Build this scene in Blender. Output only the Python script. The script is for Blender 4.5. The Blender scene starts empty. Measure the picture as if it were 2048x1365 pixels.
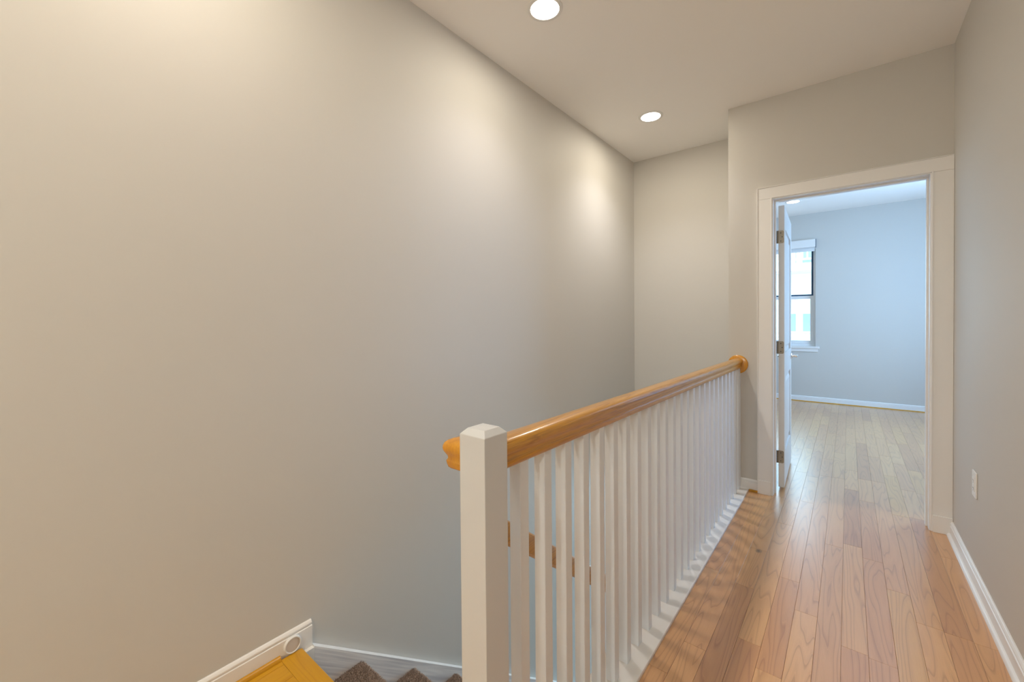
import bpy, bmesh, math, random
from mathutils import Vector, Matrix
random.seed(7)
sc = bpy.context.scene
C = sc.collection

# ------------------------------------------------------------------ camera
cam = bpy.data.cameras.new('camera')
cam.sensor_width = 36.0
cam.lens = 836.079 / 2048 * 36
cam.shift_y = -31.161 / 2048
cam.clip_start = 0.02
camo = bpy.data.objects.new('camera', cam)
C.objects.link(camo)
rt = Vector((0.779094, 0.626854, -0.008142)); up = Vector((-0.001432, 0.014768, 0.99989)); fw = Vector((-0.626905, 0.778997, -0.012403))
camo.matrix_world = Matrix(((rt.x, up.x, -fw.x, 0), (rt.y, up.y, -fw.y, 0), (rt.z, up.z, -fw.z, 1.22), (0, 0, 0, 1)))
sc.camera = camo

# ------------------------------------------------------------------ world, exposure
sc.view_settings.view_transform = 'Standard'
sc.view_settings.look = 'None'
sc.view_settings.exposure = 0.19
sc.view_settings.gamma = 1.0
sc.view_settings.use_curve_mapping = False
sc.cycles.use_denoising = True
sc.cycles.max_bounces = 12
sc.cycles.diffuse_bounces = 8
sc.cycles.sample_clamp_indirect = 8
w = bpy.data.worlds.new('overcast_sky'); sc.world = w
w.use_nodes = True
bg = w.node_tree.nodes['Background']
bg.inputs[0].default_value = (0.50, 0.79, 1.0, 1)
bg.inputs[1].default_value = 5.6

# ------------------------------------------------------------------ daylight at the windows
def area(name, loc, rot, sx, sy, power, color, spread=math.pi):
    l = bpy.data.lights.new(name, 'AREA'); l.shape = 'RECTANGLE'; l.size = sx; l.size_y = sy
    l.energy = power; l.color = color; l.spread = spread
    o = bpy.data.objects.new(name, l); C.objects.link(o); o.location = loc; o.rotation_euler = rot
    return o
DAY = (0.68, 0.83, 1.0)
R90 = math.pi / 2
area('daylight_bedroom_side_window', (1.58, 5.55, 1.55), (0, R90, 0), 1.4, 1.5, 52, (0.31, 0.56, 1.0))
area('daylight_bedroom_window', (-0.83, 7.40, 1.55), (-R90, 0, 0), 0.85, 1.3, 3, DAY)
area('daylight_bedroom_second_window', (-1.95, 7.40, 1.55), (-R90, 0, 0), 0.85, 1.3, 5, DAY)
area('daylight_lower_floor_window', (-0.9, 6.15, -1.35), (-R90, 0, 0), 1.6, 1.3, 133, (0.45, 0.77, 1.0))

# ------------------------------------------------------------------ dimensions
D, R, EN, L, H, XC, F = 3.35, 0.455, 3.89, -1.612, 2.729, -0.678, 7.443
KX0, KX1 = -0.68, -0.548          # stairwell curb
JL, JR, JT = -0.40, 0.36, 2.03    # door opening
BRX, BLX = 1.60, -2.60            # bedroom side walls
BACK = -2.6
LOW = -2.64

# ------------------------------------------------------------------ materials
def mat(name):
    m = bpy.data.materials.new(name); m.use_nodes = True
    nt = m.node_tree
    return m, nt, nt.nodes['Principled BSDF']
def nd(nt, t, **kw):
    n = nt.nodes.new(t)
    for k, v in kw.items(): setattr(n, k, v)
    return n
def plain(name, col, rough=0.5, metal=0.0, spec=0.5, bump=0.0, bscale=400, coat=0):
    m, nt, b = mat(name)
    b.inputs['Base Color'].default_value = (*col, 1)
    b.inputs['Roughness'].default_value = rough
    b.inputs['Metallic'].default_value = metal
    b.inputs['Specular IOR Level'].default_value = spec
    b.inputs['Coat Weight'].default_value = coat
    tc = nd(nt, 'ShaderNodeTexCoord')
    n = nd(nt, 'ShaderNodeTexNoise'); n.inputs['Scale'].default_value = bscale; n.inputs['Detail'].default_value = 3
    nt.links.new(tc.outputs['Object'], n.inputs['Vector'])
    # faint tonal mottling so that no surface is perfectly flat
    mx = nd(nt, 'ShaderNodeMix', data_type='RGBA')
    n2 = nd(nt, 'ShaderNodeTexNoise'); n2.inputs['Scale'].default_value = 1.7
    nt.links.new(tc.outputs['Object'], n2.inputs['Vector'])
    mx.inputs['A'].default_value = (*[c * 0.985 for c in col], 1); mx.inputs['B'].default_value = (*[min(1, c * 1.015) for c in col], 1)
    nt.links.new(n2.outputs['Fac'], mx.inputs['Factor']); nt.links.new(mx.outputs['Result'], b.inputs['Base Color'])
    if bump:
        bp = nd(nt, 'ShaderNodeBump'); bp.inputs['Strength'].default_value = bump; bp.inputs['Distance'].default_value = 0.001
        nt.links.new(n.outputs['Fac'], bp.inputs['Height']); nt.links.new(bp.outputs['Normal'], b.inputs['Normal'])
    return m

def wood(name, light, mid, dark, axis='Y', rough=0.25, coat=0.0, uv=False, lines=9.0, contrast=0.5, hue_var=None, line_amt=0.55, cross=14, along=1.1, pore=420, relief=0.12):
    """Oak: cathedral contour lines plus fine pores, stretched along the grain axis."""
    m, nt, b = mat(name); lk = nt.links.new
    tc = nd(nt, 'ShaderNodeTexCoord')
    src = tc.outputs['UV'] if uv else tc.outputs['Object']
    def mapped(sx, sl):
        mp = nd(nt, 'ShaderNodeMapping')
        s = {'X': (sl, sx, sx), 'Y': (sx, sl, sx), 'Z': (sx, sx, sl)}[axis]
        mp.inputs['Scale'].default_value = s; lk(src, mp.inputs['Vector']); return mp.outputs['Vector']
    n1 = nd(nt, 'ShaderNodeTexNoise'); n1.inputs['Scale'].default_value = 1.0; n1.inputs['Detail'].default_value = 1.5; n1.inputs['Roughness'].default_value = 0.35; n1.inputs['Distortion'].default_value = 0.25
    lk(mapped(cross, along), n1.inputs['Vector'])
    mul = nd(nt, 'ShaderNodeMath', operation='MULTIPLY'); mul.inputs[1].default_value = lines; lk(n1.outputs['Fac'], mul.inputs[0])
    fr = nd(nt, 'ShaderNodeMath', operation='FRACT'); lk(mul.outputs[0], fr.inputs[0])
    r1 = nd(nt, 'ShaderNodeValToRGB'); e = r1.color_ramp.elements
    e[0].position = 0.0; e[0].color = (0.35, 0.35, 0.35, 1); e[1].position = 1.0; e[1].color = (0.0, 0.0, 0.0, 1)
    x = r1.color_ramp.elements.new(0.35); x.color = (0.03, 0.03, 0.03, 1)
    x = r1.color_ramp.elements.new(0.72); x.color = (0.15, 0.15, 0.15, 1)
    x = r1.color_ramp.elements.new(0.90); x.color = (1, 1, 1, 1)
    lk(fr.outputs[0], r1.inputs['Fac'])
    # pores
    n2 = nd(nt, 'ShaderNodeTexNoise'); n2.inputs['Scale'].default_value = 1.0; n2.inputs['Detail'].default_value = 4; n2.inputs['Roughness'].default_value = 0.6
    lk(mapped(pore, 12), n2.inputs['Vector'])
    r2 = nd(nt, 'ShaderNodeValToRGB'); r2.color_ramp.elements[0].position = 0.42; r2.color_ramp.elements[1].position = 0.72
    lk(n2.outputs['Fac'], r2.inputs['Fac'])
    # broad tone
    n3 = nd(nt, 'ShaderNodeTexNoise'); n3.inputs['Scale'].default_value = 1.0; n3.inputs['Detail'].default_value = 2
    lk(mapped(16, 1.4), n3.inputs['Vector'])
    base = nd(nt, 'ShaderNodeMix', data_type='RGBA'); base.inputs['A'].default_value = (*light, 1); base.inputs['B'].default_value = (*mid, 1)
    lk(n3.outputs['Fac'], base.inputs['Factor'])
    out = base.outputs['Result']
    if hue_var:
        at = nd(nt, 'ShaderNodeAttribute', attribute_name='tone')
        rr = nd(nt, 'ShaderNodeValToRGB'); rr.color_ramp.interpolation = 'LINEAR'
        els = rr.color_ramp.elements
        els[0].position = 0; els[0].color = (*hue_var[0], 1); els[1].position = 1; els[1].color = (*hue_var[-1], 1)
        for i, c in enumerate(hue_var[1:-1]):
            q = els.new((i + 1) / (len(hue_var) - 1)); q.color = (*c, 1)
        lk(at.outputs['Fac'], rr.inputs['Fac'])
        mm = nd(nt, 'ShaderNodeMix', data_type='RGBA', blend_type='MULTIPLY'); mm.inputs['Factor'].default_value = 1
        lk(out, mm.inputs['A']); lk(rr.outputs['Color'], mm.inputs['B']); out = mm.outputs['Result']
    g = nd(nt, 'ShaderNodeMath', operation='MULTIPLY'); g.inputs[1].default_value = line_amt; lk(r1.outputs['Color'], g.inputs[0])
    g2 = nd(nt, 'ShaderNodeMath', operation='MULTIPLY'); g2.inputs[1].default_value = contrast * 0.5; lk(r2.outputs['Color'], g2.inputs[0])
    ad = nd(nt, 'ShaderNodeMath', operation='ADD', use_clamp=True); lk(g.outputs[0], ad.inputs[0]); lk(g2.outputs[0], ad.inputs[1])
    dk = nd(nt, 'ShaderNodeMix', data_type='RGBA'); lk(ad.outputs[0], dk.inputs['Factor']); lk(out, dk.inputs['A'])
    dm = nd(nt, 'ShaderNodeMix', data_type='RGBA', blend_type='MULTIPLY'); dm.inputs['Factor'].default_value = 1
    lk(out, dm.inputs['A']); dm.inputs['B'].default_value = (*dark, 1); lk(dm.outputs['Result'], dk.inputs['B'])
    lk(dk.outputs['Result'], b.inputs['Base Color'])
    b.inputs['Roughness'].default_value = rough
    b.inputs['Coat Weight'].default_value = coat; b.inputs['Coat Roughness'].default_value = max(0.16, rough - 0.01) if uv else 0.16; b.inputs['Coat IOR'].default_value = 1.65
    if relief:
        bp = nd(nt, 'ShaderNodeBump'); bp.inputs['Strength'].default_value = relief; bp.inputs['Distance'].default_value = 0.0004
        lk(ad.outputs[0], bp.inputs['Height']); bp.invert = True; lk(bp.outputs['Normal'], b.inputs['Normal'])
    return m, nt, b, dk.outputs['Result']

M = {}
M['wall'] = plain('greige_wall_paint', (0.60, 0.58, 0.545), 0.6, bump=0.05, bscale=500, spec=0.3)
M['ceiling'] = plain('ceiling_paint', (0.90, 0.88, 0.85), 0.7, bump=0.04, bscale=400, spec=0.3)
M['trim'] = plain('white_trim_paint', (0.82, 0.81, 0.80), 0.32, bump=0.03, bscale=150)
M['newel'] = plain('white_post_paint', (0.64, 0.655, 0.68), 0.38, bump=0.03, bscale=150)
M['baluster'] = plain('daylight_tinted_baluster_white', (0.76, 0.80, 0.86), 0.35, bump=0.03, bscale=150)  # white paint with the blue daylight cast put into its colour
M['skirt'] = plain('white_skirt_paint', (0.62, 0.62, 0.62), 0.4, bump=0.03)
M['door'] = plain('white_door_paint', (0.74, 0.74, 0.73), 0.35, bump=0.03)
M['vinyl'] = plain('white_window_vinyl', (0.8, 0.8, 0.8), 0.3)
M['nickel'] = plain('satin_nickel', (0.27, 0.235, 0.19), 0.42, metal=1.0)
M['chrome'] = plain('polished_chrome', (0.75, 0.75, 0.76), 0.12, metal=1.0)
M['dark_sash_shadow'] = plain('dark_sash_and_shadow', (0.012, 0.05, 0.11), 0.4)  # dark sash colour, also the painted shadow beside the valance
M['plastic'] = plain('white_plastic', (0.78, 0.77, 0.75), 0.35)
M['slot'] = plain('dark_slot', (0.03, 0.03, 0.03), 0.5)
M['subfloor'] = plain('dark_subfloor', (0.10, 0.06, 0.03), 0.8)
M['siding'] = plain('white_siding', (0.80, 0.79, 0.76), 0.6)
M['bluepane'] = plain('dark_house_glass', (0.30, 0.34, 0.46), 0.1, spec=0.8)
M['blind'] = plain('house_blind', (0.62, 0.66, 0.68), 0.6)
M['ground'] = plain('grey_ground', (0.35, 0.36, 0.36), 0.9)
M['bumper'] = plain('grey_rubber', (0.60, 0.55, 0.51), 0.5)
tones = [(1.08, 1.02, 0.74), (0.99, 0.86, 0.76), (1.08, 1.02, 0.90), (0.84, 0.68, 0.56), (1.04, 0.92, 0.82), (1.12, 1.05, 0.92), (0.93, 0.78, 0.68), (1.05, 0.98, 0.84)]
M['floor'], fnt, fb, fcol = wood('natural_red_oak_floor', (0.69, 0.43, 0.205), (0.61, 0.35, 0.155), (0.56, 0.43, 0.35), uv=True, rough=0.29, coat=1.0, lines=11, hue_var=tones, line_amt=0.60, contrast=0.28, relief=0)
# knots in two boards
geo = nd(fnt, 'ShaderNodeNewGeometry')
prev = fcol
for (kx, ky, rad) in ((-0.365, 2.50, 0.012),):
    vm = nd(fnt, 'ShaderNodeVectorMath', operation='SUBTRACT'); vm.inputs[1].default_value = (kx, ky, 0); fnt.links.new(geo.outputs['Position'], vm.inputs[0])
    sm = nd(fnt, 'ShaderNodeVectorMath', operation='MULTIPLY'); sm.inputs[1].default_value = (1, 0.6, 1); fnt.links.new(vm.outputs[0], sm.inputs[0])
    ln = nd(fnt, 'ShaderNodeVectorMath', operation='LENGTH'); fnt.links.new(sm.outputs[0], ln.inputs[0])
    mr = nd(fnt, 'ShaderNodeMapRange'); mr.inputs['From Min'].default_value = rad * 0.3; mr.inputs['From Max'].default_value = rad * 1.5; mr.inputs['To Min'].default_value = 0.8; mr.inputs['To Max'].default_value = 0
    fnt.links.new(ln.outputs['Value'], mr.inputs['Value'])
    kk = nd(fnt, 'ShaderNodeMix', data_type='RGBA'); fnt.links.new(mr.outputs[0], kk.inputs['Factor']); fnt.links.new(prev, kk.inputs['A']); kk.inputs['B'].default_value = (0.07, 0.03, 0.02, 1)
    prev = kk.outputs['Result']
fnt.links.new(prev, fb.inputs['Base Color'])
M['honey'] = wood('honey_oak_boards', (0.66, 0.345, 0.012), (0.56, 0.27, 0.007), (0.62, 0.45, 0.3), uv=True, rough=0.3, coat=0.2, lines=8, contrast=0.35, line_amt=0.3)[0]
M['nosing'] = wood('honey_oak_nosing', (0.66, 0.345, 0.012), (0.56, 0.27, 0.007), (0.62, 0.45, 0.3), axis='X', rough=0.3, coat=0.2, lines=8, contrast=0.35, line_amt=0.3)[0]
M['rail'] = wood('varnished_oak_rail', (0.64, 0.315, 0.018), (0.53, 0.235, 0.009), (0.45, 0.32, 0.2), axis='Y', rough=0.28, coat=0.5, lines=9, contrast=1.1, line_amt=0.5, cross=30, along=0.8, pore=520)[0]
M['rosette'] = wood('varnished_oak_rosette', (0.72, 0.34, 0.012), (0.60, 0.25, 0.006), (0.5, 0.36, 0.24), axis='Z', rough=0.24, coat=0.5, lines=7, contrast=0.7, line_amt=0.35)[0]

# painted skirt board: wood grain shows faintly through the paint
m, nt, b = mat('grained_painted_skirt')
tc = nd(nt, 'ShaderNodeTexCoord'); m0 = nd(nt, 'ShaderNodeMapping'); m0.inputs['Rotation'].default_value = (math.radians(37.6), 0, 0); mp = nd(nt, 'ShaderNodeMapping'); mp.inputs['Scale'].default_value = (1, 3, 110)
nt.links.new(tc.outputs['Object'], m0.inputs['Vector']); nt.links.new(m0.outputs[0], mp.inputs['Vector'])
n = nd(nt, 'ShaderNodeTexNoise'); n.inputs['Scale'].default_value = 1; n.inputs['Detail'].default_value = 4; nt.links.new(mp.outputs[0], n.inputs['Vector'])
cr = nd(nt, 'ShaderNodeValToRGB'); cr.color_ramp.elements[0].position = 0.3; cr.color_ramp.elements[0].color = (0.62, 0.62, 0.65, 1); cr.color_ramp.elements[1].position = 0.66; cr.color_ramp.elements[1].color = (0.93, 0.92, 0.92, 1)
nt.links.new(n.outputs['Fac'], cr.inputs['Fac']); nt.links.new(cr.outputs[0], b.inputs['Base Color']); b.inputs['Roughness'].default_value = 0.45
M['skirtface'] = m

m, nt, b = mat('taupe_carpet')
tc = nd(nt, 'ShaderNodeTexCoord'); n = nd(nt, 'ShaderNodeTexNoise'); n.inputs['Scale'].default_value = 260; n.inputs['Detail'].default_value = 4; n.inputs['Roughness'].default_value = 0.8
nt.links.new(tc.outputs['Object'], n.inputs['Vector'])
cr = nd(nt, 'ShaderNodeValToRGB'); cr.color_ramp.elements[0].position = 0.38; cr.color_ramp.elements[0].color = (0.20, 0.135, 0.105, 1); cr.color_ramp.elements[1].position = 0.64; cr.color_ramp.elements[1].color = (0.86, 0.68, 0.56, 1)
nt.links.new(n.outputs['Fac'], cr.inputs['Fac']); nt.links.new(cr.outputs[0], b.inputs['Base Color'])
b.inputs['Roughness'].default_value = 1; b.inputs['Specular IOR Level'].default_value = 0.05
b.inputs['Sheen Weight'].default_value = 0.3
bp = nd(nt, 'ShaderNodeBump'); bp.inputs['Strength'].default_value = 1; bp.inputs['Distance'].default_value = 0.004
nt.links.new(n.outputs['Fac'], bp.inputs['Height']); nt.links.new(bp.outputs['Normal'], b.inputs['Normal'])
M['carpet'] = m

m = bpy.data.materials.new('window_glass'); m.use_nodes = True; nt = m.node_tree; nt.nodes.clear()
o = nd(nt, 'ShaderNodeOutputMaterial'); t = nd(nt, 'ShaderNodeBsdfTransparent'); t.inputs[0].default_value = (0.94, 0.98, 1, 1)
gl = nd(nt, 'ShaderNodeBsdfGlossy'); gl.inputs['Roughness'].default_value = 0.02
fr = nd(nt, 'ShaderNodeFresnel'); fr.inputs[0].default_value = 1.45
mx = nd(nt, 'ShaderNodeMixShader'); nt.links.new(fr.outputs[0], mx.inputs[0]); nt.links.new(t.outputs[0], mx.inputs[1]); nt.links.new(gl.outputs[0], mx.inputs[2]); nt.links.new(mx.outputs[0], o.inputs[0])
M['glass'] = m

def emit(name, col, s):
    m, nt, b = mat(name)
    b.inputs['Base Color'].default_value = (0.8, 0.8, 0.8, 1)
    b.inputs['Emission Color'].default_value = (*col, 1); b.inputs['Emission Strength'].default_value = s
    return m
M['opal'] = emit('fill_globe_glow', (0.97, 1.0, 0.90), 84)  # glow of the fill globe added behind the camera
M['lens'] = emit('lit_lamp_lens', (1, 0.93, 0.82), 9)

# ------------------------------------------------------------------ mesh helpers
class MB:
    def __init__(s): s.v = []; s.f = []; s.mi = []
    def add(s, vs, fs, mi=0):
        o = len(s.v); s.v += [tuple(p) for p in vs]; s.f += [tuple(i + o for i in f) for f in fs]; s.mi += [mi] * len(fs); return s
    def box(s, x0, x1, y0, y1, z0, z1, mi=0):
        vs = [(x, y, z) for z in (z0, z1) for y in (y0, y1) for x in (x0, x1)]
        return s.add(vs, [(0, 2, 3, 1), (4, 5, 7, 6), (0, 1, 5, 4), (2, 6, 7, 3), (0, 4, 6, 2), (1, 3, 7, 5)], mi)
    def prism(s, pts, axis, a0, a1, mi=0, shear=0.0):
        """pts: closed 2-D outline; axis 'X': pts=(y,z); 'Y': pts=(x,z); 'Z': pts=(x,y). shear: dz per unit along the axis."""
        n = len(pts)
        def P(p, a):
            d = (a - a0) * shear
            return (a, p[0], p[1] + d) if axis == 'X' else (p[0], a, p[1] + d) if axis == 'Y' else (p[0], p[1], a)
        vs = [P(p, a0) for p in pts] + [P(p, a1) for p in pts]
        fs = [(i, (i + 1) % n, n + (i + 1) % n, n + i) for i in range(n)] + [tuple(range(n))[::-1], tuple(range(n, 2 * n))]
        return s.add(vs, fs, mi)
    def lathe(s, prof, axis, c, seg=32, mi=0):
        """prof: list of (along, radius) ; closed by caps"""
        vs = []
        for a, r in prof:
            for k in range(seg):
                t = 2 * math.pi * k / seg; u, v = r * math.cos(t), r * math.sin(t)
                vs.append((c[0] + a, c[1] + u, c[2] + v) if axis == 'X' else (c[0] + u, c[1] + a, c[2] + v) if axis == 'Y' else (c[0] + u, c[1] + v, c[2] + a))
        fs = []
        for i in range(len(prof) - 1):
            for k in range(seg):
                fs.append((i * seg + k, i * seg + (k + 1) % seg, (i + 1) * seg + (k + 1) % seg, (i + 1) * seg + k))
        fs.append(tuple(range(seg))[::-1]); fs.append(tuple(range((len(prof) - 1) * seg, len(prof) * seg)))
        return s.add(vs, fs, mi)
    def build(s, name, mats, parent=None, smooth=False, bevel=0.0, bseg=2, angle=35):
        me = bpy.data.meshes.new(name); me.from_pydata(s.v, [], s.f)
        if not isinstance(mats, (list, tuple)): mats = [mats]
        for m_ in mats: me.materials.append(m_)
        me.polygons.foreach_set('material_index', s.mi)
        bm = bmesh.new(); bm.from_mesh(me)
        bmesh.ops.recalc_face_normals(bm, faces=bm.faces)
        if bevel:
            es = [e for e in bm.edges if len(e.link_faces) == 2 and e.calc_face_angle(0) > math.radians(angle)]
            bmesh.ops.bevel(bm, geom=es, offset=bevel, segments=bseg, affect='EDGES', profile=0.5, clamp_overlap=True)
        bm.to_mesh(me); bm.free()
        if smooth:
            me.polygons.foreach_set('use_smooth', [True] * len(me.polygons))
            me.set_sharp_from_angle(angle=math.radians(angle))
        me.update()
        o = bpy.data.objects.new(name, me); C.objects.link(o)
        if parent: o.parent = parent
        return o
def empty(name, loc=(0, 0, 0), parent=None):
    o = bpy.data.objects.new(name, None); C.objects.link(o); o.location = loc; o.empty_display_size = 0.1
    if parent: o.parent = parent
    return o
def struct(o): o['kind'] = 'structure'; return o
def tag(o, label, cat, group=None):
    o['label'] = label; o['category'] = cat
    if group: o['group'] = group
    return o
def dup(o, parent=None, loc=None):
    c = o.copy(); C.objects.link(c)
    if parent: c.parent = parent
    if loc is not None: c.location = loc
    return c
def wall(name, axis, a0, a1, us, zs, holes, m, parent=None):
    """wall slab of thickness a0..a1 on axis ('X' or 'Y'), cells split at us/zs, holes a set of (i,j) cells"""
    mb = MB(); idx = {}
    def V(i, j, k):
        key = (i, j, k)
        if key not in idx:
            a = a1 if k else a0; idx[key] = len(mb.v)
            mb.v.append((us[i], a, zs[j]) if axis == 'Y' else (a, us[i], zs[j]))
        return idx[key]
    nu, nz = len(us) - 1, len(zs) - 1
    solid = lambda i, j: 0 <= i < nu and 0 <= j < nz and (i, j) not in holes
    for i in range(nu):
        for j in range(nz):
            if not solid(i, j): continue
            for k in (0, 1): mb.f.append((V(i, j, k), V(i + 1, j, k), V(i + 1, j + 1, k), V(i, j + 1, k))); mb.mi.append(0)
            if not solid(i - 1, j): mb.f.append((V(i, j, 0), V(i, j, 1), V(i, j + 1, 1), V(i, j + 1, 0))); mb.mi.append(0)
            if not solid(i + 1, j): mb.f.append((V(i + 1, j, 0), V(i + 1, j, 1), V(i + 1, j + 1, 1), V(i + 1, j + 1, 0))); mb.mi.append(0)
            if not solid(i, j - 1): mb.f.append((V(i, j, 0), V(i, j, 1), V(i + 1, j, 1), V(i + 1, j, 0))); mb.mi.append(0)
            if not solid(i, j + 1): mb.f.append((V(i, j + 1, 0), V(i, j + 1, 1), V(i + 1, j + 1, 1), V(i + 1, j + 1, 0))); mb.mi.append(0)
    return struct(mb.build(name, m, parent))

# ------------------------------------------------------------------ shell
W = M['wall']; T = 0.12
struct(MB().box(L - T, L, BACK - T, 6.3, LOW - 0.1, H + 0.02).build('wall_left', W))
struct(MB().box(L, R + T, BACK - T, BACK, 0 - 0.3, H + 0.02).build('wall_back', W))
struct(MB().box(R, R + T, BACK, D, -0.3, H + 0.02).build('wall_right', W))
wall('wall_front', 'Y', D, D + T, [XC, JL - 0.02, JR + 0.02, R + T], [-0.25, -0.022, JT + 0.02, H + 0.02], {(1, 1)}, W)
struct(MB().box(L, XC + T, EN, EN + T, -0.35, H + 0.02).build('wall_stairwell_end', W))
struct(MB().box(XC, XC + T, D + T, EN, -0.3, H + 0.02).build('wall_closet_side', W))
struct(MB().box(XC, XC + 0.118, 0.60, EN, LOW, -0.002).build('wall_stair_side', W))
# bedroom
FB = F + 0.15
W1 = (-1.30, -0.369, 0.805, 2.34)
W2 = (-2.42, -1.50, 0.805, 2.34)
wall('wall_bedroom_far', 'Y', F, FB, [BLX - T, W2[0], W2[1], W1[0], W1[1], BRX + T], [-0.3, W1[2], W1[3], H + 0.02], {(1, 1), (3, 1)}, W)
wall('wall_bedroom_right', 'X', BRX, BRX + T, [D, 4.85, 6.25, F], [-0.3, 0.805, 2.34, H + 0.02], {(1, 1)}, W)
struct(MB().box(BLX - T, BLX, EN, F, -0.3, H + 0.02).build('wall_bedroom_left', W))
struct(MB().box(BLX, L - T, EN, EN + T, -0.3, H + 0.02).build('wall_bedroom_near_left', W))
struct(MB().box(R + T, BRX, D, D + T, -0.3, H + 0.02).build('wall_bedroom_near_right', W))
struct(MB().box(BLX - T, BRX + T, BACK - T, FB, H, H + 0.12).build('ceiling', M['ceiling']))
# lower floor
struct(MB().box(L, 1.6, -0.3, 6.3, LOW - 0.1, LOW).build('floor_lower', M['ground']))
struct(MB().box(L, 1.6, 6.2, 6.3, LOW, -0.35).build('wall_lower_far', W))
struct(MB().box(1.6, 1.7, 3.9, 6.3, LOW, -0.35).build('wall_lower_right', W))
struct(MB().box(XC + 0.118, 1.6, 3.77, 3.89, LOW, -0.35).build('wall_lower_near', W))
struct(MB().box(L, XC, 0.50, 0.62, LOW, -0.3).build('wall_lower_back', W))

# ------------------------------------------------------------------ floor with its boards
sub = MB()
sub.box(KX1, R, BACK, D + T, -0.30, -0.02); sub.box(L, KX1, BACK, 0.62, -0.30, -0.02)
sub.box(BLX, BRX, EN + T, F, -0.30, -0.02); sub.box(XC + T, BRX, D + T, EN + T, -0.30, -0.02)
floor = struct(sub.build('floor', M['subfloor']))
PW, PX = 0.0773, 0.058
known = {-8: [2.18], -7: [1.623, 2.79], -6: [2.13, 2.517], -5: [1.769, 2.92], -4: [2.31], -3: [2.086, 4.0], -2: [2.80, 4.01], -1: [1.96, 2.863, 4.27, 5.21],
         0: [2.75, 4.09, 5.26], 1: [2.50, 4.09], 2: [2.295, 4.3], 3: [4.69], 4: [3.007], -5.5: []}
def plank_mesh(x0, x1, y0, y1, mb, uvs, tn):
    g = 0.0003; c = 0.0005
    x0 += g; x1 -= g; y0 += g; y1 -= g
    ou, ov = random.uniform(0, 60), random.uniform(0, 60); t = random.random()
    vs = [(x0, y0, -0.02), (x1, y0, -0.02), (x1, y1, -0.02), (x0, y1, -0.02),
          (x0, y0, -c), (x1, y0, -c), (x1, y1, -c), (x0, y1, -c),
          (x0 + c, y0 + c, 0), (x1 - c, y0 + c, 0), (x1 - c, y1 - c, 0), (x0 + c, y1 - c, 0)]
    fs = [(8, 9, 10, 11)] + [(a, (a + 1) % 4, 4 + (a + 1) % 4, 4 + a) for a in range(4)] + [(4 + a, 4 + (a + 1) % 4, 8 + (a + 1) % 4, 8 + a) for a in range(4)]
    mb.add(vs, fs)
    uvs += [(x + ou, y + ov) for x, y, z in vs]; tn += [t] * 12
def build_planks(mb, uvs, tn, name, m):
    me = bpy.data.meshes.new(name); me.from_pydata(mb.v, [], mb.f); me.materials.append(m)
    uv = me.uv_layers.new(name='grain')
    li = [0] * len(me.loops); me.loops.foreach_get('vertex_index', li)
    flat = []
    for i in li: flat += uvs[i]
    uv.data.foreach_set('uv', flat)
    a = me.attributes.new('tone', 'FLOAT', 'POINT'); a.data.foreach_set('value', tn)
    me.update()
    o = bpy.data.objects.new(name, me); C.objects.link(o); o.parent = floor
    return o
def row_joints(k, y0, y1, avg=0.62):
    js = [j for j in known.get(k, []) if y0 + 0.1 < j < y1 - 0.1]
    y = y0 + random.uniform(0.15, avg)
    while y < y1 - 0.15:
        if all(abs(y - j) > 0.42 for j in js) and not (k in known and known[k] and min(known[k]) - 0.05 < y < (3.1 if k >= -8 and k <= 4 else 0)):
            js.append(y)
        y += random.uniform(0.3, avg * 1.5)
    return sorted(js)
bulk = (MB(), [], []); bulkh = (MB(), [], [])
def lay(k, x0, x1, y0, y1, seen, m, blk):
    js = [y0] + row_joints(k, y0, y1) + [y1]
    for a, b_ in zip(js, js[1:]):
        if seen((x0 + x1) / 2, a, b_):
            t = (MB(), [], []); plank_mesh(x0, x1, a, b_, *t); build_planks(*t, 'plank', m)
        else: plank_mesh(x0, x1, a, b_, *blk)
def vis(x, a, b_):
    return (b_ > 1.25 and a < D and KX1 - 0.01 < x < R) or (a < F and b_ >= D - 0.05 and -0.125 * b_ < x < 0.115 * b_ + 0.02)
for k in range(-36, 22):
    x0, x1 = PX + PW * k, PX + PW * (k + 1)
    # hall (and straight through the door)
    hx0, hx1 = max(x0, KX1), min(x1, R)
    if hx1 - hx0 > 0.004:
        door = hx1 > JL - 0.001 and hx0 < JR + 0.001
        if door: lay(k, hx0, hx1, 0.0, F, vis, M['floor'], bulk); lay(99, hx0, hx1, BACK, 0.0, vis, M['floor'], bulk)
        else:
            lay(k, hx0, hx1, 0.0, D, vis, M['floor'], bulk); lay(99, hx0, hx1, BACK, 0.0, vis, M['floor'], bulk)
            # door row clipped by the jamb keeps running beyond it
            lay(99, max(x0, BLX), min(x1, BRX), D + (0 if False else T), F, vis, M['floor'], bulk)
    else:
        ys = D + T if x0 > XC + T else EN + T
        bx0, bx1 = max(x0, BLX), min(x1, BRX)
        if bx1 - bx0 > 0.004: lay(99, bx0, bx1, ys, F, vis, M['floor'], bulk)
    # landing at the head of the stairs
    lx0, lx1 = max(x0, L + 0.015), min(x1, KX1)
    if lx1 - lx0 > 0.004:
        lay(99, lx0, lx1, BACK, 0.633, lambda x, a, b_: x < -1.15 and b_ > 0.3, M['honey'], bulkh)
o = build_planks(*bulk, 'planks', M['floor']); o['kind'] = 'stuff'
o = build_planks(*bulkh, 'planks', M['honey']); o['kind'] = 'stuff'; o['label'] = 'honey coloured floorboards of the landing'
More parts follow.
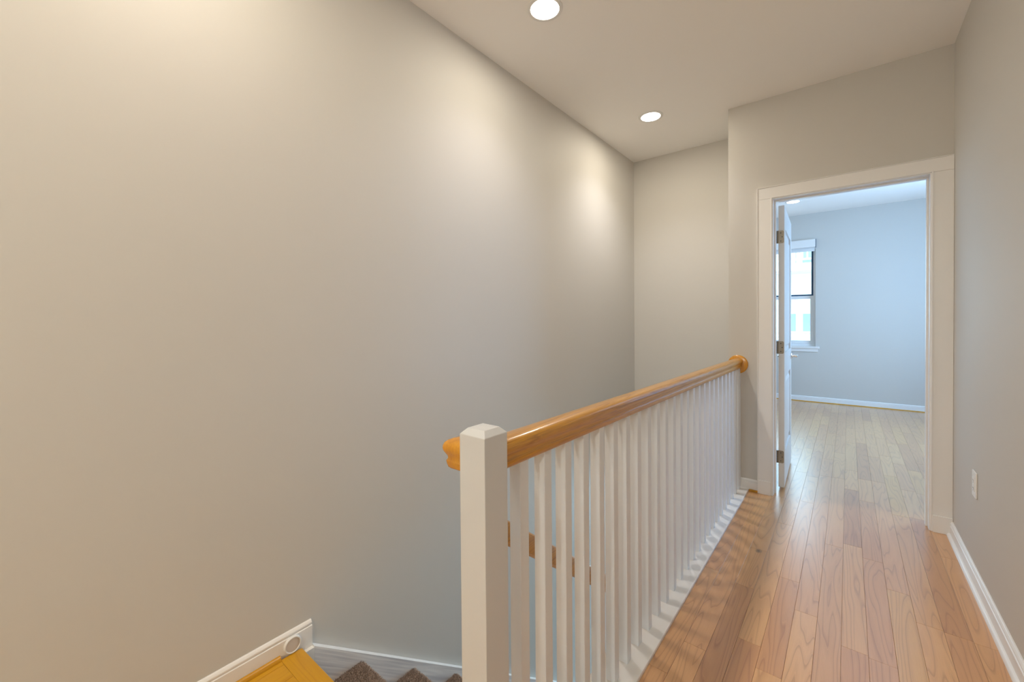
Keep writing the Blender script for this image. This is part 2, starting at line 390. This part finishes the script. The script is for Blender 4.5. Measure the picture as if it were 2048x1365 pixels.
# landing nosing board
pts = [(0.6335, -0.02), (0.6335, -0.0006), (0.6341, 0.0), (0.70, 0.0), (0.708, -0.002), (0.7125, -0.008), (0.7135, -0.013), (0.711, -0.019), (0.704, -0.022)]
nos = MB().prism(pts, 'X', L + 0.0195, KX0 + 0.005).build('nosing', M['nosing'], floor, smooth=True)
nos['label'] = 'honey oak nosing board at the head of the stairs'
MB().box(L + 0.02, KX0, 0.62, 0.685, -0.203, -0.022).build('riser', M['carpet'], floor)

# stairwell curb cap
cap = struct(MB().box(KX0 - 0.004, KX1, 0.60, D, -0.004, 0.012).build('trim_1', M['trim'], bevel=0.003))

# ------------------------------------------------------------------ baseboards
def base_profile(s, x, h=0.078, t=0.013):
    """(x,z) outline of a colonial baseboard standing off x by t in direction s"""
    return [(x, -0.001), (x + s * t, -0.001), (x + s * t, h * 0.74), (x + s * (t - 0.0035), h * 0.77), (x + s * (t - 0.0035), h * 0.82),
            (x + s * (t - 0.001), h * 0.85), (x + s * (t - 0.0015), h * 0.90), (x + s * (t - 0.006), h * 0.97), (x + s * 0.004, h), (x, h)]
def qround(s, x, r=0.015):
    return [(x, 0.0)] + [(x + s * r * math.cos(a), r * math.sin(a)) for a in [i * R90 / 5 for i in range(6)]]
b = struct(MB().prism([(x, z - (0.02 if z < 0 else 0)) for x, z in base_profile(1, L)], 'Y', BACK, 0.751).build('baseboard_left', M['trim']))
s_ = MB().prism(qround(1, L + 0.0135), 'Y', BACK, 0.633).build('shoe_moulding', M['honey'], b, smooth=True); s_['label'] = 'honey oak shoe moulding'
br = struct(MB().prism(base_profile(-1, R), 'Y', BACK, D).build('baseboard_right', M['trim']))
MB().prism(qround(-1, R - 0.013, 0.014), 'Y', BACK, D - 0.02).build('shoe_moulding', M['trim'], br, smooth=True)
bf = struct(MB().prism([(y, z) for y, z in base_profile(-1, D, 0.082)], 'X', XC + 0.004, -0.545).build('baseboard_front', M['trim']))
MB().prism([(y, max(z, 0.014)) for y, z in base_profile(-1, D, 0.082)], 'X', -0.545, -0.4895).build('baseboard_end', M['trim'], bf)
ws = MB().box(-0.545, -0.49, D - 0.02, D - 0.001, 0.0, 0.0135).build('wood_shim', M['nosing'], bf, bevel=0.002); ws['label'] = 'bare wood offcut under the baseboard'
bb = struct(MB().prism(base_profile(-1, F), 'X', BLX, BRX).build('baseboard_bedroom', M['trim']))
s_ = MB().prism(qround(-1, F - 0.013, 0.011), 'X', BLX, BRX).build('shoe_moulding', M['honey'], bb, smooth=True); s_['label'] = 'honey oak shoe moulding'
struct(MB().prism(base_profile(-1, BRX), 'Y', D + T, F - 0.02).build('baseboard_bedroom_right', M['trim']))

# ------------------------------------------------------------------ door frame and door
door = struct(empty('door_1', (JL, D, 0)))
def dpart(mb, name, m, parent=door, **k):
    o = mb.build(name, m, parent, **k); o.location = (-JL, -D, 0); return o
def casing(mb, x0, x1, z0, z1, out):   # flat board 18 mm proud, rounded inner edge
    mb.box(x0, x1, D - 0.018, D - 0.0005, z0, z1)
cz = 2.1125; ci = 2.035
a = MB(); casing(a, -0.4895, JL - 0.005, 0, ci, -1); dpart(a, 'casing', M['trim'], bevel=0.002)
a = MB(); casing(a, JR + 0.005, R - 0.0005, 0, ci, 1); dpart(a, 'casing', M['trim'], bevel=0.002)
a = MB(); casing(a, -0.4895, R - 0.0005, ci + 0.0003, cz, 0); dpart(a, 'casing', M['trim'], bevel=0.002)
a = MB(); a.box(-0.494, -0.4895, D - 0.021, D - 0.0005, 0.082, cz + 0.004); a.box(-0.4895, R - 0.0005, D - 0.021, D - 0.0005, cz, cz + 0.004); dpart(a, 'back_band', M['trim'], bevel=0.001)
a = MB(); a.box(JL - 0.013, JL - 0.006, D - 0.021, D - 0.018, 0.1, ci + 0.008); a.box(JR + 0.006, JR + 0.013, D - 0.021, D - 0.018, 0.1, ci + 0.008); a.box(JL - 0.006, JR + 0.006, D - 0.021, D - 0.018, ci + 0.001, ci + 0.008); dpart(a, 'bead', M['trim'], bevel=0.001)
a = MB(); a.box(-0.492, JL - 0.014, D - 0.025, D - 0.018, 0.0, 0.094); dpart(a, 'plinth', M['trim'], bevel=0.0015)
a = MB(); a.box(JR + 0.014, R - 0.001, D - 0.025, D - 0.018, 0.0, 0.096); dpart(a, 'plinth', M['trim'], bevel=0.0015)
a = MB(); a.box(JL - 0.0195, JL, D - 0.012, D + T + 0.002, 0, JT); dpart(a, 'jamb', M['trim'], bevel=0.001)
a = MB(); a.box(JR, JR + 0.0195, D - 0.012, D + T + 0.002, 0, JT); dpart(a, 'jamb', M['trim'], bevel=0.001)
a = MB(); a.box(JL - 0.0195, JR + 0.0195, D - 0.012, D + T + 0.002, JT + 0.0002, JT + 0.0195); dpart(a, 'head_jamb', M['trim'], bevel=0.001)
a = MB(); a.box(JL, JL + 0.009, D + 0.045, D + 0.078, 0, JT - 0.009); a.box(JR - 0.009, JR, D + 0.045, D + 0.078, 0, JT - 0.009); a.box(JL, JR, D + 0.045, D + 0.078, JT - 0.009, JT); dpart(a, 'door_stop', M['trim'], bevel=0.001)
for sx in (-1, 1):
    x0, x1 = (JL - 0.09, JL - 0.005) if sx < 0 else (JR + 0.005, JR + 0.09)
    a = MB(); a.box(x0, x1, D + T + 0.0005, D + T + 0.016, 0, cz if False else ci); dpart(a, 'casing', M['trim'], bevel=0.002)
a = MB(); a.box(JL - 0.09, JR + 0.09, D + T + 0.0005, D + T + 0.016, ci + 0.0003, cz); dpart(a, 'casing', M['trim'], bevel=0.002)

leaf_loc = Vector((-0.386, 3.492, 0)); TH = math.radians(92.0)
LW, LT, Z0, Z1 = 0.745, 0.035, 0.020, 2.012
panels = ((0.25, 0.80), (0.97, 1.86))
lm = MB()
xs = [0, 0.11, LW - 0.11, LW]; zs = [Z0, panels[0][0], panels[0][1], panels[1][0], panels[1][1], Z1]
lm.box(0, 0.11, -LT, 0, Z0, Z1); lm.box(LW - 0.11, LW, -LT, 0, Z0, Z1)
for za, zb in ((zs[0], zs[1]), (zs[2], zs[3]), (zs[4], zs[5])): lm.box(0.11, LW - 0.11, -LT, 0, za, zb)
leaf = lm.build('door_leaf', M['door'], door)
leaf.location = leaf_loc - Vector((JL, D, 0)); leaf.rotation_euler = (0, 0, TH)
leaf['label'] = 'white two-panel door leaf swung open into the bedroom'
for za, zb in panels:
    p = MB(); p.box(0.109, LW - 0.109, -LT + 0.011, -0.011, za - 0.001, zb + 0.001)
    i = 0.03
    for ya, yb, s in ((-LT + 0.011, -LT + 0.003, 1), (-0.011, -0.003, -1)):
        x0, x1, w0, w1 = 0.11 + i, LW - 0.11 - i, za + i, zb - i; j = 0.022
        vs = [(x0, ya, w0), (x1, ya, w0), (x1, ya, w1), (x0, ya, w1), (x0 + j, yb, w0 + j), (x1 - j, yb, w0 + j), (x1 - j, yb, w1 - j), (x0 + j, yb, w1 - j)]
        p.add(vs, [(4, 5, 6, 7), (0, 1, 5, 4), (1, 2, 6, 5), (2, 3, 7, 6), (3, 0, 4, 7), (0, 3, 2, 1)])
    p.build('panel', M['door'], leaf)
    # ovolo sticking round the panel
# hinges on the hinge edge of the leaf
def hinge_mesh():
    h = MB(); hh = 0.044; r = 0.009
    pts = [(-0.001, -hh), (-LT + 0.003 + r, -hh)]
    for q in range(1, 5): a_ = q * R90 / 4; pts.append((-LT + 0.003 + r - r * math.sin(a_), -hh + r - r * math.cos(a_)))
    for q in range(0, 5): a_ = q * R90 / 4; pts.append((-LT + 0.003 + r - r * math.cos(a_), hh - r + r * math.sin(a_)))
    pts.append((-0.001, hh))
    h.prism(pts, 'X', -0.0022, 0.0, 0)
    for k in range(5):
        z = -hh + k * 2 * hh / 5
        h.lathe([(z + 0.0006, 0.0055), (z + 2 * hh / 5 - 0.0006, 0.0055)], 'Z', (-0.003, 0.0065, 0), 14)
    h.lathe([(-hh, 0.003), (hh, 0.003)], 'Z', (-0.003, 0.0065, 0), 8)
    h.box(-0.0022, 0.0, -0.001, 0.006, -hh, hh)
    for z, y in ((-0.028, -0.014), (0, -0.022), (0.028, -0.014)):
        h.lathe([(-0.0030, 0.0028), (-0.0021, 0.0038)], 'X', (0, y, z), 10, 1)
    return h
hg = None
for z in (1.792, 1.012, 0.235):
    if hg is None: hg = hinge_mesh().build('hinge', [M['nickel'], M['slot']], leaf, smooth=True)
    else: hg = dup(hg)
    hg.location = (0, 0, z)
# lever handles
def lever(side):
    h = MB(); y = -LT if side < 0 else 0; s = side; cx, cz_ = LW - 0.062, 0.905
    h.lathe([(0, 0.026), (s * 0.006, 0.026), (s * 0.009, 0.022), (s * 0.009, 0.010), (s * 0.040, 0.009), (s * 0.052, 0.009)], 'Y', (cx, y, cz_), 28)
    # lever arm towards the hinge
    n = 10; prof = []
    for i in range(n + 1):
        t = i / n; x = cx + 0.008 - 0.11 * t; r = 0.0085 - 0.0025 * t; yy = y + s * (0.046 + 0.004 * math.sin(t * math.pi)); prof.append((x, yy, r))
    seg = 12; vs = []; fs = []
    for x, yy, r in prof:
        for k in range(seg): t = 2 * math.pi * k / seg; vs.append((x, yy + r * 0.7 * math.cos(t), cz_ + r * math.sin(t)))
    for i in range(n):
        for k in range(seg): fs.append((i * seg + k, i * seg + (k + 1) % seg, (i + 1) * seg + (k + 1) % seg, (i + 1) * seg + k))
    fs += [tuple(range(seg)), tuple(range(n * seg, (n + 1) * seg))]
    h.add(vs, fs); return h
for s in (-1, 1):
    o = lever(s).build('lever_handle', M['chrome'], leaf, smooth=True); o['label'] = 'chrome lever handle'
MB().box(LW, LW + 0.0015, -LT * 0.72, -LT * 0.28, 0.86, 0.95).build('latch_plate', M['nickel'], leaf)

# ------------------------------------------------------------------ stairs
st = tag(empty('staircase', (-1.14, 0.70, 0)), 'taupe carpeted staircase going down along the left wall behind the railing', 'stairs')
RI, RU, NY = 0.203, 0.2645, 0.954
SX0, SX1 = L + 0.0290, KX0
def stair_part(mb, name, m, **k):
    o = mb.build(name, m, st, **k); o.location = (1.14, -0.70, 0); return o
for k in range(12):
    y1 = NY + RU * k; y0 = y1 - RU; z = -RI * (k + 1)
    zb = z - RI if k < 11 else LOW + 0.001
    pts = [(y0 - 0.027, z)]
    for q in range(7): a_ = q * math.pi / 6; pts.append((y1 - 0.016 + 0.016 * math.sin(a_), z - 0.016 + 0.016 * math.cos(a_)))
    pts += [(y1 - 0.028, z - 0.034), (y1 - 0.028, zb), (y0 - 0.027, zb)]
    stair_part(MB().prism(pts, 'X', SX0, SX1), 'step', M['carpet'], smooth=True)
# carpet pile on the steps in view
pv, pf = [], []
rnd = random.Random(3)
for k in range(3):
    y1 = NY + RU * k; z = -RI * (k + 1)
    for _ in range(15000):
        x = rnd.uniform(SX0, SX0 + 0.42); s = rnd.uniform(-0.16, 0.034)
        if s < 0: y, zz, ny, nz = y1 - 0.016 + s, z, 0, 1
        else:
            a_ = s / 0.016; a_ = min(a_, 2.6); y, zz, ny, nz = y1 - 0.016 + 0.016 * math.sin(a_), z - 0.016 + 0.016 * math.cos(a_), math.sin(a_), math.cos(a_)
        l_ = rnd.uniform(0.0035, 0.0075); w_ = 0.0011; t = rnd.uniform(0, math.pi)
        dx, dy = math.cos(t) * w_, math.sin(t) * w_
        ox, oy, oz = rnd.uniform(-.6, .6) * l_, rnd.uniform(-.6, .6) * l_, rnd.uniform(-.2, .2) * l_
        i0 = len(pv)
        pv += [(x - dx, y - dy, zz), (x + dx, y + dy, zz), (x + ox + dx * 0.7, y + oy + ny * l_ + dy * .7, zz + nz * l_ + oz), (x + ox - dx * .7, y + oy + ny * l_ - dy * .7, zz + nz * l_ + oz)]
        pf.append((i0, i0 + 1, i0 + 2, i0 + 3))
me = bpy.data.meshes.new('carpet_pile'); me.from_pydata(pv, [], pf); me.materials.append(M['carpet'])
o = bpy.data.objects.new('carpet_pile', me); C.objects.link(o); o.parent = st; o.location = (1.14, -0.70, 0); o['kind'] = 'stuff'

# skirt board on the left wall
sl = -0.772
pts = [(0.7515, -0.30), (0.7515, -0.016)]
pts += [(3.88, -0.016 + sl * (3.88 - 0.7515)), (3.88, -0.55 + sl * (3.88 - 0.7515)), (1.2, -0.95)]
sk = MB().prism(pts, 'X', L + 0.0005, L + 0.0285)
for i, f in enumerate(sk.f):
    xsn = {sk.v[j][0] for j in f}
    if len(xsn) == 1: sk.mi[i] = 1
o = struct(sk.build('trim_2', [M['trim'], M['skirtface']]))
struct(MB().box(L + 0.0005, L + 0.0285, 0.7145, 0.751, -0.5, -0.0205).build('trim_3', M['trim']))

# round door bumper on the left baseboard
bt = tag(empty('wall_bumper', (L + 0.013, 0.676, 0.031)), 'small round white bumper disc on the left baseboard by the top step', 'door stop')
o = MB().lathe([(0, 0.030), (0.008, 0.030), (0.0105, 0.0285), (0.0105, 0.0255), (0.0075, 0.0245)], 'X', (0, 0, 0), 40).build('rim', M['plastic'], bt, smooth=True)
o = MB().lathe([(0.001, 0.0245), (0.0078, 0.0245), (0.0084, 0.022), (0.0088, 0.012)], 'X', (0, 0, 0), 32).build('pad', M['bumper'], bt, smooth=True); o['label'] = 'grey centre pad'

# ------------------------------------------------------------------ railing
RX, RY = -0.6165, 0.6645
ra = tag(empty('stair_railing', (RX, RY, 0.012)), 'white baluster railing with a varnished oak handrail between hall and stairwell', 'railing')
def rpart(mb, name, m, **k):
    o = mb.build(name, m, ra, **k); o.location = (-RX, -RY, -0.012); return o
nw = 0.0365; nz_ = 0.9765
n_ = MB()
def sq(hw, z): return [(RX - hw, RY - hw, z), (RX + hw, RY - hw, z), (RX + hw, RY + hw, z), (RX - hw, RY + hw, z)]
vs = sq(nw, 0.012) + sq(nw, nz_) + sq(nw - 0.0125, nz_ + 0.0125)
vs.append((RX, RY, nz_ + 0.0145))
fs = [(3, 2, 1, 0)] + [(r * 4 + i, r * 4 + (i + 1) % 4, r * 4 + 4 + (i + 1) % 4, r * 4 + 4 + i) for r in (0, 1) for i in range(4)] + [(8 + i, 8 + (i + 1) % 4, 12) for i in range(4)]
n_.add(vs, fs); o = rpart(n_, 'newel_post', M['newel']); o['label'] = 'square white newel post with bevelled top'
mod = o.modifiers.new('soft_edges', 'BEVEL'); mod.width = 0.0012; mod.segments = 2; mod.limit_method = 'ANGLE'; mod.angle_limit = math.radians(20)
# rail profile: half width against height
prof = [(0.0225, 0.0), (0.0255, 0.003), (0.0275, 0.010), (0.0285, 0.0165), (0.0270, 0.0185), (0.0255, 0.0225), (0.0265, 0.028), (0.0300, 0.034), (0.0330, 0.0395), (0.0342, 0.045), (0.0338, 0.051), (0.0312, 0.0570), (0.0255, 0.0620), (0.0150, 0.0660), (0.004, 0.0672)]
zr0, zr1 = 0.889, 0.868; Y0, Y1 = RY + nw - 0.001, D - 0.012
out2 = [(RX + w_, zr0 + z) for w_, z in prof] + [(RX - w_, zr0 + z) for w_, z in reversed(prof)]
rl = MB().prism(out2, 'Y', Y0, Y1, 0, (zr1 - zr0) / (Y1 - Y0))
rpart(rl, 'handrail', M['rail'], smooth=True, angle=40)
# mitred return of the rail on the stairwell side of the newel
rr_ = MB(); segs = 5; vs = []; cx = -0.6842
rings = prof
for w_, z in rings:
    c = min(0.012, w_ * 0.5); ring = [(RX - nw + 0.001, RY - w_)]
    for q in range(segs + 1): a_ = q * R90 / segs; ring.append((cx - w_ + c - c * math.sin(a_), RY - w_ + c - c * math.cos(a_)))
    for q in range(segs + 1): a_ = q * R90 / segs; ring.append((cx - w_ + c - c * math.cos(a_), RY + w_ - c + c * math.sin(a_)))
    ring.append((RX - nw + 0.001, RY + w_))
    vs += [(x, y, 0.888 + z) for x, y in ring]
nr = len(vs) // len(rings)
fs = [(i * nr + j, i * nr + (j + 1) % nr, (i + 1) * nr + (j + 1) % nr, (i + 1) * nr + j) for i in range(len(rings) - 1) for j in range(nr)]
fs += [tuple(range(nr)), tuple(range((len(rings) - 1) * nr, len(rings) * nr))]
rr_.add(vs, fs); rpart(rr_, 'rail_return', M['nosing'] if False else M['rosette'], smooth=True, angle=40)
# rosette on the wall
rpart(MB().lathe([(0, 0.065), (-0.009, 0.065), (-0.0125, 0.0625), (-0.0145, 0.057)], 'Y', (RX, D - 0.0003, 0.892), 48), 'rosette', M['rosette'], smooth=True)
# balusters
bw = 0.0165
bal = None
for k in range(26):
    if bal is None:
        bal = MB().box(-bw, bw, -bw, bw, 0, 0.8875).build('baluster', M['baluster'], ra, bevel=0.0012, bseg=1)
    else: bal = dup(bal)
    y = 0.772 + bw + 0.1003 * k
    bal.location = (0, y - RY, 0)
    bal.scale = (1, 1, 1 - 0.0242 * (y - 0.7) / 2.65)
hb = MB().box(-bw, bw, 0, 0.016, 0, 0.858).build('half_baluster', M['baluster'], ra, bevel=0.0012, bseg=1); hb.location = (0, D - 0.017 - RY, 0)
# shoe block strip of the cap
# ------------------------------------------------------------------ sloping stair handrail beside the balusters
hx = -0.722; hs = -0.733
def hz(y): return 0.696 + hs * (y - 0.842)
hr = tag(empty('stair_handrail', (hx, 0.80, hz(0.80))), 'varnished oak handrail sloping down the stairs, seen between the balusters', 'handrail')
hp = [(-0.021, -0.070), (0.021, -0.070), (0.0265, -0.062), (0.0265, -0.012), (0.024, -0.006), (0.017, -0.0015), (0.008, 0.0), (-0.008, 0.0), (-0.017, -0.0015), (-0.024, -0.006), (-0.0265, -0.012), (-0.0265, -0.062)]
o = MB().prism([(hx + a_, hz(0.80) + b_) for a_, b_ in hp], 'Y', 0.80, 3.30, 0, hs).build('rail', M['rail'], hr, smooth=True); o.location = (-hx, -0.80, -hz(0.80))
def bracket(y, xw, zo):
    h = MB(); z = hz(y) - 0.070
    h.box(hx - 0.012, hx + 0.012, y - 0.008, y + 0.008, z - 0.012, z + 0.004)
    h.box(min(hx, xw), max(hx, xw), y - 0.005, y + 0.005, z - 0.022, z - 0.012)
    h.lathe([(0, 0.022), (-0.004, 0.02)], 'X', (xw, y, z - 0.017), 20)
    o = h.build('bracket', M['nickel'], hr, bevel=0.001); o.location = (-hx, -0.80, -hz(0.80))
for y in (2.15, 3.15): bracket(y, XC - 0.0003, 0)
h = MB().prism([(-0.703, 0.803), (-0.655, 0.7015), (-0.648, 0.7015), (-0.694, 0.803)], 'Z', hz(0.80) - 0.050, hz(0.80) - 0.030)
o = h.build('bracket', M['nickel'], hr, bevel=0.001); o.location = (-hx, -0.80, -hz(0.80))

# ------------------------------------------------------------------ outlet on the right wall
ou = tag(empty('wall_outlet', (R, 2.808, 0.452)), 'white electrical outlet plate low on the right wall', 'outlet')
def op(mb, name, m, **k):
    return mb.build(name, m, ou, **k)
op(MB().box(-0.0065, -0.0003, -0.036, 0.036, -0.0585, 0.0585), 'cover_plate', M['plastic'], bevel=0.002)
o = op(MB().box(-0.0085, -0.006, -0.0165, 0.0165, -0.033, 0.033), 'receptacle', M['plastic'], bevel=0.001)
sm = MB()
for z in (-0.018, 0.018):
    for y, hh in ((-0.0065, 0.0045), (0.0065, 0.0035)): sm.box(-0.0088, -0.008, y - 0.001, y + 0.001, z - hh, z + hh)
    sm.lathe([(-0.0088, 0.0022), (-0.008, 0.0022)], 'X', (0, 0, z - 0.010), 10)
sm.build('slots', M['slot'], o)
for z in (-0.048, 0.048): op(MB().lathe([(-0.0072, 0.0028), (-0.006, 0.0032)], 'X', (0, 0, z), 12), 'screw', M['plastic'])

# ------------------------------------------------------------------ ceiling lights
def downlight(x, y, label, r=0.067, power=30, glow=6.7, color=(1, 0.965, 0.97), gcol=(1, 0.91, 0.78), group='round recessed ceiling lights'):
    root = tag(empty('recessed_light', (x, y, H)), label, 'ceiling light', group)
    MB().lathe([(0, r + 0.020), (-0.003, r + 0.019), (-0.0055, r + 0.013), (-0.005, r + 0.003), (-0.002, r)], 'Z', (0, 0, 0), 48).build('trim_ring', M['plastic'], root, smooth=True)
    MB().lathe([(-0.0005, r + 0.0025), (-0.0055, r), (-0.0070, r * 0.8), (-0.0078, r * 0.4), (-0.008, 0.002)], 'Z', (0, 0, 0), 48).build('lens', M['lens'], root, smooth=True)
    l = bpy.data.lights.new('lamp', 'SPOT'); l.energy = power; l.color = color; l.spot_size = math.radians(122); l.spot_blend = 1.0; l.shadow_soft_size = 0.05
    o = bpy.data.objects.new('lamp', l); C.objects.link(o); o.parent = root; o.location = (0, 0, -0.03)
    a = bpy.data.lights.new('lamp_glow', 'AREA'); a.shape = 'DISK'; a.size = 2 * r; a.energy = glow; a.color = gcol
    o = bpy.data.objects.new('lamp_glow', a); C.objects.link(o); o.parent = root; o.location = (0, 0, -0.012)
    return root
downlight(-1.148, 1.70, 'round recessed ceiling light cut by the top edge, nearer the camera', power=19, glow=4.4, color=(1, 0.94, 0.96), gcol=(1, 0.90, 0.73))
downlight(-1.148, 3.093, 'round recessed ceiling light over the far end of the stairwell', power=31, glow=5.8, color=(1, 0.98, 1.0), gcol=(1, 0.90, 0.73))
downlight(-1.148, 0.31, 'round recessed ceiling light over the landing', power=4, glow=6.2, color=(1, 0.78, 0.82), gcol=(1, 0.90, 0.73))
downlight(-1.148, -1.08, 'round recessed ceiling light at the back of the landing', power=1, glow=7.7, color=(1, 0.78, 0.52), gcol=(1, 0.90, 0.73))
downlight(-0.56, 6.53, 'small recessed ceiling light in the bedroom seen through the doorway', power=2, glow=0.4)

# added fill light behind the camera, shaped as an opal globe pendant
gl = tag(empty('added_fill_globe', (0.05, -2.1, H)), 'unseen glowing globe added behind the camera to brighten the hall', 'ceiling light')
MB().lathe([(0, 0.06), (-0.02, 0.06), (-0.026, 0.052)], 'Z', (0, 0, 0), 32).build('canopy', M['nickel'], gl, smooth=True)
MB().lathe([(-0.026, 0.004), (-0.70, 0.004)], 'Z', (0, 0, 0), 10).build('cord', M['slot'], gl)
MB().lathe([(-0.69, 0.03), (-0.73, 0.035)], 'Z', (0, 0, 0), 24).build('socket', M['nickel'], gl, smooth=True)
MB().lathe([(-0.73 - 0.11 + 0.11 * math.cos(a_), max(0.002, 0.11 * math.sin(a_))) for a_ in [0.3 + (math.pi - 0.3) * i / 14 for i in range(15)]], 'Z', (0, 0, 0), 32).build('globe', M['opal'], gl, smooth=True)
# ------------------------------------------------------------------ bedroom windows
def window(name, x0, x1, z0, z1):
    wn = struct(empty(name, ((x0 + x1) / 2, F, z0)))
    lx, ly, lz = (x0 + x1) / 2, F, z0
    def P(mb, nm, m, parent=wn, **k):
        o = mb.build(nm, m, parent, **k)
        if parent is wn: o.location = (-lx, -ly, -lz)
        return o
    zm = 1.545
    f = MB(); fy0, fy1 = F + 0.075, F + 0.145; fw_ = 0.030
    f.box(x0, x0 + fw_, fy0, fy1, z0, z1); f.box(x1 - fw_, x1, fy0, fy1, z0, z1); f.box(x0 + fw_, x1 - fw_, fy0, fy1, z0, z0 + 0.035); f.box(x0 + fw_, x1 - fw_, fy0, fy1, z1 - 0.035, z1)
    P(f, 'frame', M['vinyl'], bevel=0.002)
    a0, a1 = x0 + fw_, x1 - fw_
    s = MB(); y0, y1 = F + 0.115, F + 0.135; sw = 0.026
    s.box(a0, a0 + sw, y0, y1, zm, z1 - 0.035); s.box(a1 - sw, a1, y0, y1, zm, z1 - 0.035); s.box(a0 + sw, a1 - sw, y0, y1, zm, zm + 0.022); s.box(a0 + sw, a1 - sw, y0, y1, z1 - 0.07, z1 - 0.035)
    us = P(s, 'upper_sash', M['dark_sash_shadow'], bevel=0.002); us['label'] = 'dark framed upper sash'
    g = MB().box(a0 + sw - 0.004, a1 - sw + 0.004, F + 0.123, F + 0.127, zm + 0.018, z1 - 0.066).build('pane', M['glass'], us)
    s = MB(); y0, y1 = F + 0.088, F + 0.110; sw = 0.038
    s.box(a0, a0 + sw, y0, y1, z0 + 0.035, zm); s.box(a1 - sw, a1, y0, y1, z0 + 0.035, zm); s.box(a0 + sw, a1 - sw, y0, y1, z0 + 0.035, z0 + 0.08); s.box(a0 + sw, a1 - sw, y0, y1, zm - 0.045, zm)
    ls = P(s, 'lower_sash', M['vinyl'], bevel=0.003); ls['label'] = 'white framed lower sash'
    MB().box(a0 + sw - 0.004, a1 - sw + 0.004, F + 0.097, F + 0.101, z0 + 0.076, zm - 0.041).build('pane', M['glass'], ls)
    P(MB().box(x0 - 0.05, x1 + 0.046, F - 0.030, F + 0.075, z0 - 0.030, z0 + 0.001), 'sill', M['trim'], bevel=0.004)
    P(MB().box(x0 - 0.035, x1 + 0.030, F - 0.013, F - 0.0005, z0 - 0.078, z0 - 0.0305), 'apron', M['trim'], bevel=0.003)
    return wn
window('window_1', *W1)
window('window_2', *W2)
def shade(x0, x1, label):
    root = tag(empty('window_shade', ((x0 + x1) / 2, F, 2.20)), label, 'blind', None)
    hw = (x1 - x0) / 2
    pts = [(-0.0005, 0.015), (-0.0005, 0.150), (-0.052, 0.150), (-0.058, 0.140), (-0.058, 0.040), (-0.050, 0.034), (-0.050, 0.042), (-0.046, 0.142), (-0.008, 0.142), (-0.008, 0.015)]
    MB().prism(pts, 'X', -hw, hw).build('valance', M['trim'], root)
    MB().box(hw, hw + 0.004, -0.058, 0, 0.030, 0.150).build('end_shadow', M['dark_sash_shadow'], root)  # dark strip standing in for the shadow at the valance end
    MB().lathe([(-hw + 0.01, 0.022), (hw - 0.01, 0.022)], 'X', (0, -0.028, 0.100), 24).build('fabric_roll', M['vinyl'], root, smooth=True)
    MB().box(-hw + 0.012, hw - 0.012, -0.016, -0.008, -0.020, 0.100).build('bottom_rail', M['vinyl'], root, bevel=0.003)
shade(W1[0] - 0.005, W1[1] + 0.001, 'white rolled-up window shade over the bedroom window beside the door')
shade(W2[0] - 0.005, W2[1] + 0.001, 'white rolled-up window shade over the bedroom window hidden behind the door')

# ------------------------------------------------------------------ house across the street
BY = 17.4
bd = tag(empty('house', (-1.3, BY, -3.2)), 'white house across the street with balcony railing, seen through the bedroom window', 'building')
def hp_(mb, nm, m, parent=bd, **k):
    o = mb.build(nm, m, parent, **k)
    if parent is bd: o.location = (1.3, -BY, 3.2)
    return o
hp_(MB().box(-9, 5, BY, BY + 5, -3.2, 8), 'wall', M['siding'])
sd = MB(); z = -3.2
while z < 8:
    sd.prism([(BY - 0.0005, z), (BY - 0.022, z), (BY - 0.006, z + 0.148), (BY - 0.0005, z + 0.148)], 'X', -9, 5); z += 0.15
o = hp_(sd, 'siding', M['siding']); o['kind'] = 'stuff'
hp_(MB().box(-9, 5, BY - 1.1, BY - 0.023, 2.75, 2.98), 'balcony_slab', M['siding'])
for zz in (2.12, 1.42, 0.62): hp_(MB().box(-9, 5, BY - 0.06, BY - 0.023, zz - 0.05, zz + 0.05), 'band_board', M['siding'])
hp_(MB().box(-9, 5, BY - 1.08, BY - 1.02, 3.08, 3.14), 'bottom_rail', M['siding'])
hp_(MB().box(-9, 5, BY - 1.10, BY - 1.00, 4.02, 4.09), 'top_rail', M['siding'])
pk = None
for i in range(44):
    x = -4.9 + i * 0.125
    if i % 11 == 6: hp_(MB().box(x - 0.06, x + 0.06, BY - 1.11, BY - 0.99, 2.98, 4.15), 'post', M['siding']); continue
    if pk is None: pk = hp_(MB().box(-0.02, 0.02, -0.02, 0.02, 3.14, 4.02), 'picket', M['siding'])
    else: pk = dup(pk)
    pk.location = (1.3 + x, -1.05, 3.2)
for cx_ in (-4.2, -3.4, -1.60, -1.02, 0.3, 1.0):
    wf = hp_(MB().box(cx_ - 0.24, cx_ + 0.24, BY - 0.05, BY - 0.0235, 0.70, 1.95), 'house_window', M['siding'])
    MB().box(cx_ - 0.19, cx_ + 0.19, BY - 0.055, BY - 0.045, 0.76, 1.36).build('pane', M['bluepane'], wf)
    MB().box(cx_ - 0.19, cx_ + 0.19, BY - 0.055, BY - 0.045, 1.48, 1.90).build('blind', M['blind'], wf)
    wf = hp_(MB().box(cx_ - 0.26, cx_ + 0.26, BY - 0.05, BY - 0.0235, 3.0, 4.9), 'house_window', M['siding'])
    MB().box(cx_ - 0.2, cx_ + 0.2, BY - 0.055, BY - 0.045, 3.1, 4.8).build('pane', M['bluepane'], wf)
struct(MB().box(-30, 30, FB + 0.3, 40, -3.5, -3.2).build('ground', M['ground']))
